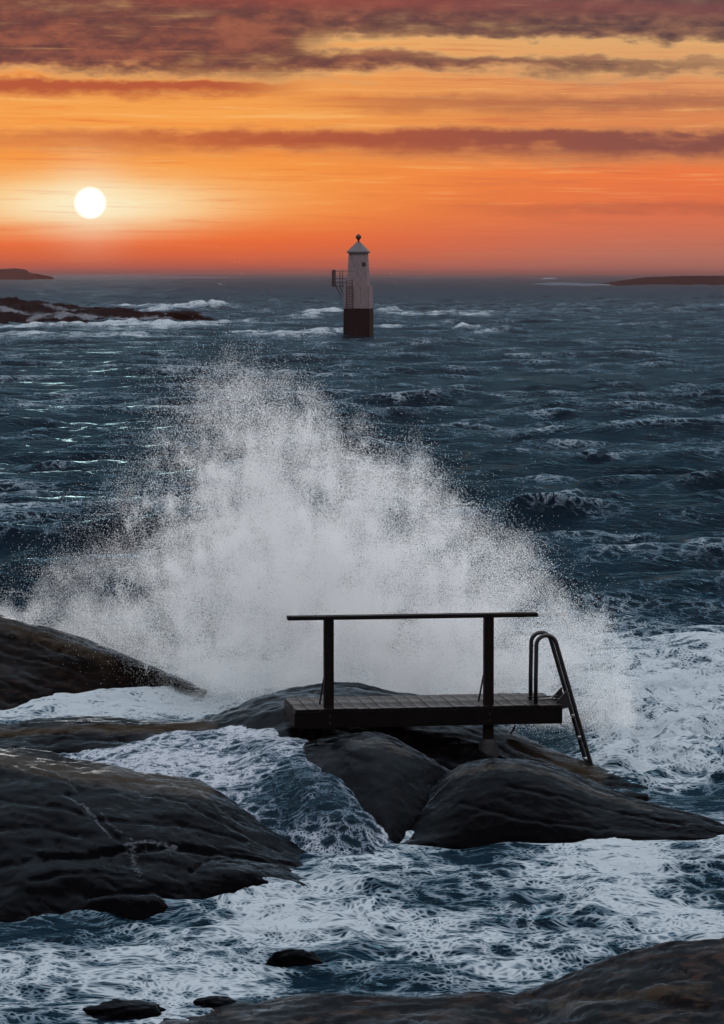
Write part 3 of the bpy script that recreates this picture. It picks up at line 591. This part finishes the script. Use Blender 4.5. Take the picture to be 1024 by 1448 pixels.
# ------------------------------------------------------------------ ladder
lad = empty('bathing_ladder', (org[0], org[1], org[2] - .24), ROT); tag(lad, 'black tubular bathing ladder with arched handles at the right end of the platform', 'ladder')
def arch(v, du=0.0):
    pts = [(2.83 + du, v, top - .05), (2.83 + du, v, top + .30), (2.835 + du, v, top + .66)]
    for a in range(0, 11):
        t = math.pi - a/10*(math.pi*0.93); pts.append((2.955 + du + .12*math.cos(t), v, top + .69 + .115*math.sin(t)))
    p1 = (3.60 + du, v, -.84); p0 = pts[-1]
    for k in range(1, 7): pts.append(tuple(p0[j] + (p1[j] - p0[j])*k/6 for j in range(3)))
    return pts
VN, VF = .16, .48
for v in (VN, VF):
    MB().tube(arch(v, .045), .025, 12).build('stile', M_TUBE, lad, 0, True)
pa = arch(VN, .045); s0 = Vector(pa[13]); s1 = Vector(pa[-1])
for zz in (top - .20, top - .46, top - .72):
    k = (zz - s0.z)/(s1.z - s0.z); u = s0.x + (s1.x - s0.x)*k
    r = MB().tube([(u, VN, zz), (u, VF, zz)], .016, 8).build('rung', M_TUBE, lad, 0, True)
    for v in (VN + .035, VF - .035): MB().box((u, v, zz), (.05, .05, .045)).build('clamp', M_STEEL, r, .006)
for v in (VN, VF):
    g = MB(); n = .012
    tri = [(3.10, top - .01), (3.25, top + .15), (3.285, top - .05), (3.20, top - .07)]
    g.prism([[(a, v - n, b) for a, b in tri], [(a, v + n, b) for a, b in tri]]); g.build('gusset', M_TUBE, lad)
MB().tube([(2.83, VN + .03, top + .035), (3.20, VN + .03, top + .045)], .009, 6).tube([(2.83, VF - .03, top + .035), (3.20, VF - .03, top + .045)], .009, 6).tube([(3.12, VN + .03, top + .043), (3.12, VF - .03, top + .043)], .009, 6).build('mounting_bar', M_TUBE, lad)
MB().tube([(3.18, VN - .02, top - .06), (3.17, VN - .02, top - .26), (3.22, VN - .02, top - .28), (3.26, VN - .02, top - .27)], .006, 6).build('wire_loop', M_TUBE, lad)
# ------------------------------------------------------------------ lighthouse
def paint_material(name, col, stain, amount):
    m, t, p = new_mat(name); o = t.obj(); n = t.noise(t.vm('MULTIPLY', o, (3.0, 3.0, .7)), 2.0, 6, .6)
    t.put(p.inputs['Base Color'], t.mix(t.mul(t.ss(n, .42, .7), amount), col, stain)); p.inputs['Roughness'].default_value = .6; p.inputs['Specular IOR Level'].default_value = .1
    t.put(p.inputs['Normal'], t.bump(n, .3, .02)); return m
M_WHITE = paint_material('white_paint', (.26, .20, .21, 1), (.14, .105, .11, 1), .75)
M_BASE = paint_material('dark_base_paint', (.006, .0045, .0055, 1), (.012, .009, .010, 1), .6)
M_ROOF = paint_material('grey_roof_sheet', (.13, .12, .13, 1), (.07, .065, .07, 1), .6)
M_LMET = metal_material('dark_rail_metal', (.03, .026, .030, 1), .6, .3)
lb = G(507, 481); lh = empty('lighthouse', (lb[0], lb[1] + 1.2, 0), R(-9.0)); S_ = (lb[1])/F_PX     # metres per step at its distance
tag(lh, 'small white lighthouse with dark base and grey pyramid roof standing in the surf', 'lighthouse')
def sq(h, zz, cx=0): return [(cx - h, -h, zz), (cx + h, -h, zz), (cx + h, h, zz), (cx - h, h, zz)]
zb = lambda py: (482.5 - py)*S_
cx0 = 0.0
MB().prism([sq(1.20, -1.2), sq(1.18, zb(438))]).build('base', M_BASE, lh, .03)
MB().prism([sq(1.165, zb(438)), sq(1.15, zb(406))]).build('plinth', M_WHITE, lh, .03)
MB().prism([sq(.90, zb(406)), sq(.775, zb(359.5))]).build('tower', M_WHITE, lh, .03)
rf = MB().prism([sq(.90, zb(360)), sq(.92, zb(358)), sq(.90, zb(357.4)), sq(.16, zb(344.5)), sq(.12, zb(343.8))]).build('roof', M_ROOF, lh)
def ringc(r, zz, n=12): return [(r*math.cos(2*math.pi*k/n), r*math.sin(2*math.pi*k/n), zz) for k in range(n)]
MB().prism([ringc(.09, zb(344)), ringc(.09, zb(341))]).prism([ringc(.15, zb(341)), ringc(.16, zb(339.7)), ringc(.245, zb(338.6)), ringc(.255, zb(336.2)), ringc(.11, zb(333.6)), ringc(.02, zb(332.4))]).build('ventilator', M_LMET, lh, 0, True)
MB().box((.62, -.83, zb(375.5)), (.34, .06, .36)).build('window', M_LMET, lh)
# gallery on the left side
gz = zb(406.5); gt = zb(385); gx0, gx1 = -2.28, -.4
MB().box(((gx0 - 1.1)/2 - .02, -.1, gz), (abs(gx0) - 1.1 + .0, 1.5, .08)).build('gallery_floor', M_LMET, lh)
gr = MB()
for yy in (-.82, .62):
    for zz in (gt, (gt + gz)/2 - .02, gz + .32): gr.tube([(gx0, yy, zz), (-1.18 if yy > 0 else -.3, yy, zz)], .03, 6)
    for xx in (gx0 + .02, -1.55) + ((-.32,) if yy < 0 else ()): gr.tube([(xx, yy, gz if xx < -1 else zb(408)), (xx, yy, gt)], .032, 6)
gr.tube([(gx0, -.82, gt), (gx0, .62, gt)], .03, 6)
gr.build('gallery_rail', M_LMET, lh)
MB().box((gx0 + .08, -.1, (gz + gt)/2 + .05), (.06, 1.4, gt - gz + .12)).build('gallery_panel', M_LMET, lh)
for (xa, xb) in ((-1.95, -1.45), (-1.62, -1.17)):
    MB().tube([(xa, -.6, gz), (xb, -.6, zb(422))], .035, 6).build('gallery_brace', M_LMET, lh)
gl_ = MB()
for xx in (-.88, -.32): gl_.tube([(xx, -1.30, zb(438)), (xx, -1.30, zb(398))], .03, 6)
lo = gl_.build('ladder', M_LMET, lh)
for k in range(11): MB().tube([(-.88, -1.30, zb(436 - k*3.7)), (-.32, -1.30, zb(436 - k*3.7))], .022, 6).build('rung', M_LMET, lo)
# ------------------------------------------------------------------ breaking wave: drops and spray
def drop_material(name, col, trans):
    m = bpy.data.materials.new(name); m.use_nodes = True; t = NT(m.node_tree); t.n.clear()
    out = t.n.new('ShaderNodeOutputMaterial'); d = t.n.new('ShaderNodeBsdfDiffuse'); tr = t.n.new('ShaderNodeBsdfTranslucent'); mx = t.n.new('ShaderNodeMixShader')
    t.put(d.inputs[0], col); t.put(tr.inputs[0], col); mx.inputs[0].default_value = trans
    t.l.new(d.outputs[0], mx.inputs[1]); t.l.new(tr.outputs[0], mx.inputs[2]); t.l.new(mx.outputs[0], out.inputs[0]); return m
M_DROP = drop_material('white_water_drops', (.995, .995, .995, 1), .5)
TOPX = [-60, 0, 60, 100, 150, 200, 250, 290, 330, 380, 440, 480, 540, 600, 640, 700, 750, 800, 850, 872, 890]
TOPY = [890, 862, 832, 802, 752, 692, 612, 566, 548, 552, 578, 634, 668, 672, 712, 778, 792, 846, 880, 925, 965]
DEPX = [-60, 0, 150, 300, 450, 600, 750, 900]; DEPD = [51, 50.5, 48.5, 46, 44.6, 43.8, 43.0, 42.2]
BOTX = [-60, 60, 270, 500, 880]; BOTY = [905, 930, 990, 1010, 1030]
def to_world(px, py, d):
    cx = (px - 512)/F_PX; cy = (724 - py)/F_PX
    vx, vy, vz = cx, FWD[1] + cy*UPV[1], FWD[2] + cy*UPV[2]; k = d/vy
    return np.stack([vx*k, d, vz*k + CAM_H], 1)
def spray_positions():
    r = np.random.default_rng(21); pos = []; rad = []
    # mother clumps thrown up and out from the impact line, each a streak of drops along its flight
    def clumps(n, wfun, per, s_len, s_w, rmin, rmax, hpow=1.0):
        px = r.uniform(-40, 885, n*8); h = r.uniform(0, 1, n*8)
        keep = r.uniform(0, 1, n*8) < wfun(px, h); px, h = px[keep][:n], h[keep][:n]; n_ = len(px)
        tp = np.interp(px, TOPX, TOPY); bt = np.interp(px, BOTX, BOTY)
        tp = tp + 42*fbm(np.stack([px/60, np.zeros(n_), np.zeros(n_)], 1), 4, .65)
        py = bt + (tp - bt)*h**hpow
        d = np.interp(px, DEPX, DEPD) + r.normal(0, .75, n_)*(1.1 - .5*h)
        c = to_world(px, py, d)
        src = to_world(400 + (px - 400)*0.45, np.full(n_, 1060.), d); v = c - src; v[:, 1] += r.normal(0, .6, n_); v /= np.linalg.norm(v, axis=1)[:, None]
        k = r.poisson(per, n_); idx = np.repeat(np.arange(n_), k); m = len(idx)
        sl_ = r.gamma(2.0, s_len/2, n_)[idx]; sw = (np.maximum(r.gamma(2.0, s_w/2, n_), s_w*.75)[:, None]*r.uniform(.45, 1.6, (n_, 3)))[idx]
        p = c[idx] + v[idx]*(r.normal(0, 1, m)*sl_)[:, None] + r.normal(0, 1, (m, 3))*sw
        rr = rmin*(rmax/rmin)**(r.uniform(0, 1, m)**2.2)
        pos.append(p); rad.append(rr)
    core = lambda px, h: np.exp(-((px - 410)/170)**2)*np.clip(1.25 - h, .15, 1)
    wide = lambda px, h: (0.30 + .7*np.exp(-((px - 430)/260)**2))*(1 - .15*h)*np.where(px < 270, .32, 1.0)
    right = lambda px, h: np.exp(-((px - 690)/150)**2)*(1 - .3*h)
    clumps(2200, core, 100, .065, .055, .0026, .0080)
    puff = lambda px, h: np.exp(-((px - 420)/150)**2)*np.exp(-((h - .38)/.26)**2)
    clumps(330, puff, 1400, .03, .11, .0020, .0042)
    clumps(160, lambda px, h: np.exp(-((px - 640)/120)**2)*np.exp(-((h - .4)/.35)**2), 1000, .03, .11, .0020, .0042)
    clumps(60, lambda px, h: np.exp(-((px - 200)/80)**2)*np.exp(-((h - .2)/.2)**2), 900, .05, .17, .0020, .0040)
    clumps(1500, wide, 62, .09, .085, .0022, .0066)
    clumps(1000, right, 60, .085, .07, .0022, .0062)
    # thrown fringe above the outline
    clumps(420, lambda px, h: np.where(h > .80, 1, 0)*np.exp(-((px - 400)/270)**2), 42, .15, .13, .0020, .0056)
    clumps(70, lambda px, h: np.where(h > .62, 1, 0)*np.exp(-((px - 430)/170)**2), 420, .26, .05, .0018, .0050)
    clumps(40, lambda px, h: np.where(h > .55, 1, 0)*np.exp(-((px - 680)/120)**2), 320, .22, .05, .0018, .0050)
    return np.concatenate(pos), np.concatenate(rad)
def mist_positions():
    r = np.random.default_rng(22); n = 5600000
    px = r.uniform(-60, 895, n); h = r.uniform(0, 1.12, n)
    tp = np.interp(px, TOPX, TOPY) + np.interp(px, np.arange(-80, 921, 2.0), 40*fbm(np.stack([np.arange(-80, 921, 2.0)/60, np.zeros(501), np.zeros(501)], 1), 4, .65)); bt = np.interp(px, BOTX, BOTY); py = bt + (tp - bt)*h
    q = np.stack([px/70, py/70, np.zeros(n)], 1); nz = fbm(q, 4, .55)
    wgt = (0.38 + .85*np.exp(-((px - 430)/220)**2))*np.clip(1.12 - h, 0, 1)**.55*np.clip(.62 + 1.5*nz, .03, 1.3)*np.where(px < 280, .25 + .65*sstep(py, 690, 870), 1.0)
    k = r.uniform(0, 1, n) < wgt*.60; px, py, h = px[k], py[k], h[k]; n = len(px)
    d = np.interp(px, DEPX, DEPD) + r.normal(0, .9, n); p = to_world(px, py, d); p += r.normal(0, .05, p.shape)
    # loose drops flung far outside
    m = 24000; a = r.uniform(-60, 880, m); tp = np.interp(a, TOPX, TOPY) - r.exponential(19, m); tp = tp + 20*fbm(np.stack([a/40, tp/40, np.zeros(m)], 1), 2)
    left = r.uniform(0, 1, m) < np.exp(-((a - 330)/330)**2); a, tp = a[left], tp[left]
    p2 = to_world(a - r.exponential(26, len(a))*(a < 420), tp, np.interp(a, DEPX, DEPD) + r.normal(0, .8, len(a)))
    return np.concatenate([p, p2]), np.concatenate([r.uniform(.0013, .0026, n), r.uniform(.0016, .0040, len(p2))])
def points_object(name, P, rad_, mat, parent=None):
    me = bpy.data.meshes.new(name); me.vertices.add(len(P)); me.vertices.foreach_set('co', P.astype(np.float32).ravel())
    at_ = me.attributes.new('drop_radius', 'FLOAT', 'POINT'); at_.data.foreach_set('value', rad_.astype(np.float32)); me.materials.append(mat)
    o = link(bpy.data.objects.new(name, me), parent)
    ng = bpy.data.node_groups.new(name + '_points', 'GeometryNodeTree')
    ng.interface.new_socket('Geometry', in_out='INPUT', socket_type='NodeSocketGeometry'); ng.interface.new_socket('Geometry', in_out='OUTPUT', socket_type='NodeSocketGeometry')
    gi = ng.nodes.new('NodeGroupInput'); go = ng.nodes.new('NodeGroupOutput'); mp = ng.nodes.new('GeometryNodeMeshToPoints'); sm = ng.nodes.new('GeometryNodeSetMaterial')
    na = ng.nodes.new('GeometryNodeInputNamedAttribute'); na.data_type = 'FLOAT'; na.inputs[0].default_value = 'drop_radius'
    sm.inputs['Material'].default_value = mat
    ng.links.new(gi.outputs[0], mp.inputs['Mesh']); ng.links.new(na.outputs[0], mp.inputs['Radius']); ng.links.new(mp.outputs[0], sm.inputs['Geometry']); ng.links.new(sm.outputs[0], go.inputs[0])
    md = o.modifiers.new('points', 'NODES'); md.node_group = ng
    return o
SP, SR = spray_positions()
okz = SP[:, 2] > -.1; SP, SR = SP[okz], SR[okz]
# the larger drops are faceted solids in one mesh, the rest fine round drops
NB = 90000; order = np.argsort(-SR)[:NB]; rest = np.ones(len(SR), bool); rest[order] = False
tet = np.array([[1, 1, 1], [1, -1, -1], [-1, 1, -1], [-1, -1, 1]], float)/math.sqrt(3)
rr_ = np.random.default_rng(5); q = rr_.normal(size=(NB, 4)); q /= np.linalg.norm(q, axis=1)[:, None]
a, b, c, d = q.T
Rm = np.stack([1-2*(c*c+d*d), 2*(b*c-d*a), 2*(b*d+c*a), 2*(b*c+d*a), 1-2*(b*b+d*d), 2*(c*d-b*a), 2*(b*d-c*a), 2*(c*d+b*a), 1-2*(b*b+c*c)], 1).reshape(-1, 3, 3)
Vt = (np.einsum('nij,kj->nki', Rm, tet)*SR[order][:, None, None]*1.35 + SP[order][:, None, :]).reshape(-1, 3)
org_s = np.array([-1.0, 44.5, 0.0])
fi = (np.arange(NB)*4)[:, None, None] + np.array([[0, 1, 2], [0, 3, 1], [0, 2, 3], [1, 3, 2]])[None]
me = bpy.data.meshes.new('wave_splash'); me.vertices.add(len(Vt)); me.vertices.foreach_set('co', (Vt - org_s).astype(np.float32).ravel())
me.loops.add(fi.size); me.loops.foreach_set('vertex_index', fi.astype(np.int32).ravel()); me.polygons.add(NB*4); me.polygons.foreach_set('loop_start', np.arange(0, fi.size, 3, dtype=np.int32))
me.polygons.foreach_set('use_smooth', np.full(NB*4, True)); me.update(calc_edges=True); me.materials.append(M_DROP)
splash = link(bpy.data.objects.new('wave_splash', me)); splash.location = org_s
tag(splash, 'tall white burst of spray where a wave breaks behind the platform', 'splash', kind='stuff')
o = points_object('spray_drops', SP[rest] - org_s, SR[rest], M_DROP, splash); o['kind'] = 'stuff'
MP, MR = mist_positions(); o = points_object('spray_mist', MP - org_s, MR, M_DROP, splash); o['kind'] = 'stuff'
print('drops', len(SP), 'mist', len(MP))
# ------------------------------------------------------------------ haze
HAZE = 0.00014
hz = MB().box((0, 12200, 5.0), (9600, 24560, 13.5)).build('haze', None); tag(hz, 'thin warm sea haze over the water', 'haze', kind='stuff')
hm = bpy.data.materials.new('haze'); hm.use_nodes = True; t = NT(hm.node_tree); t.n.clear()
out = t.n.new('ShaderNodeOutputMaterial'); pv = t.n.new('ShaderNodeVolumePrincipled'); pv.inputs['Density'].default_value = HAZE
pv.inputs['Color'].default_value = (.52, .22, .19, 1); pv.inputs['Anisotropy'].default_value = .4
t.l.new(pv.outputs[0], out.inputs['Volume']); hz.data.materials.append(hm)
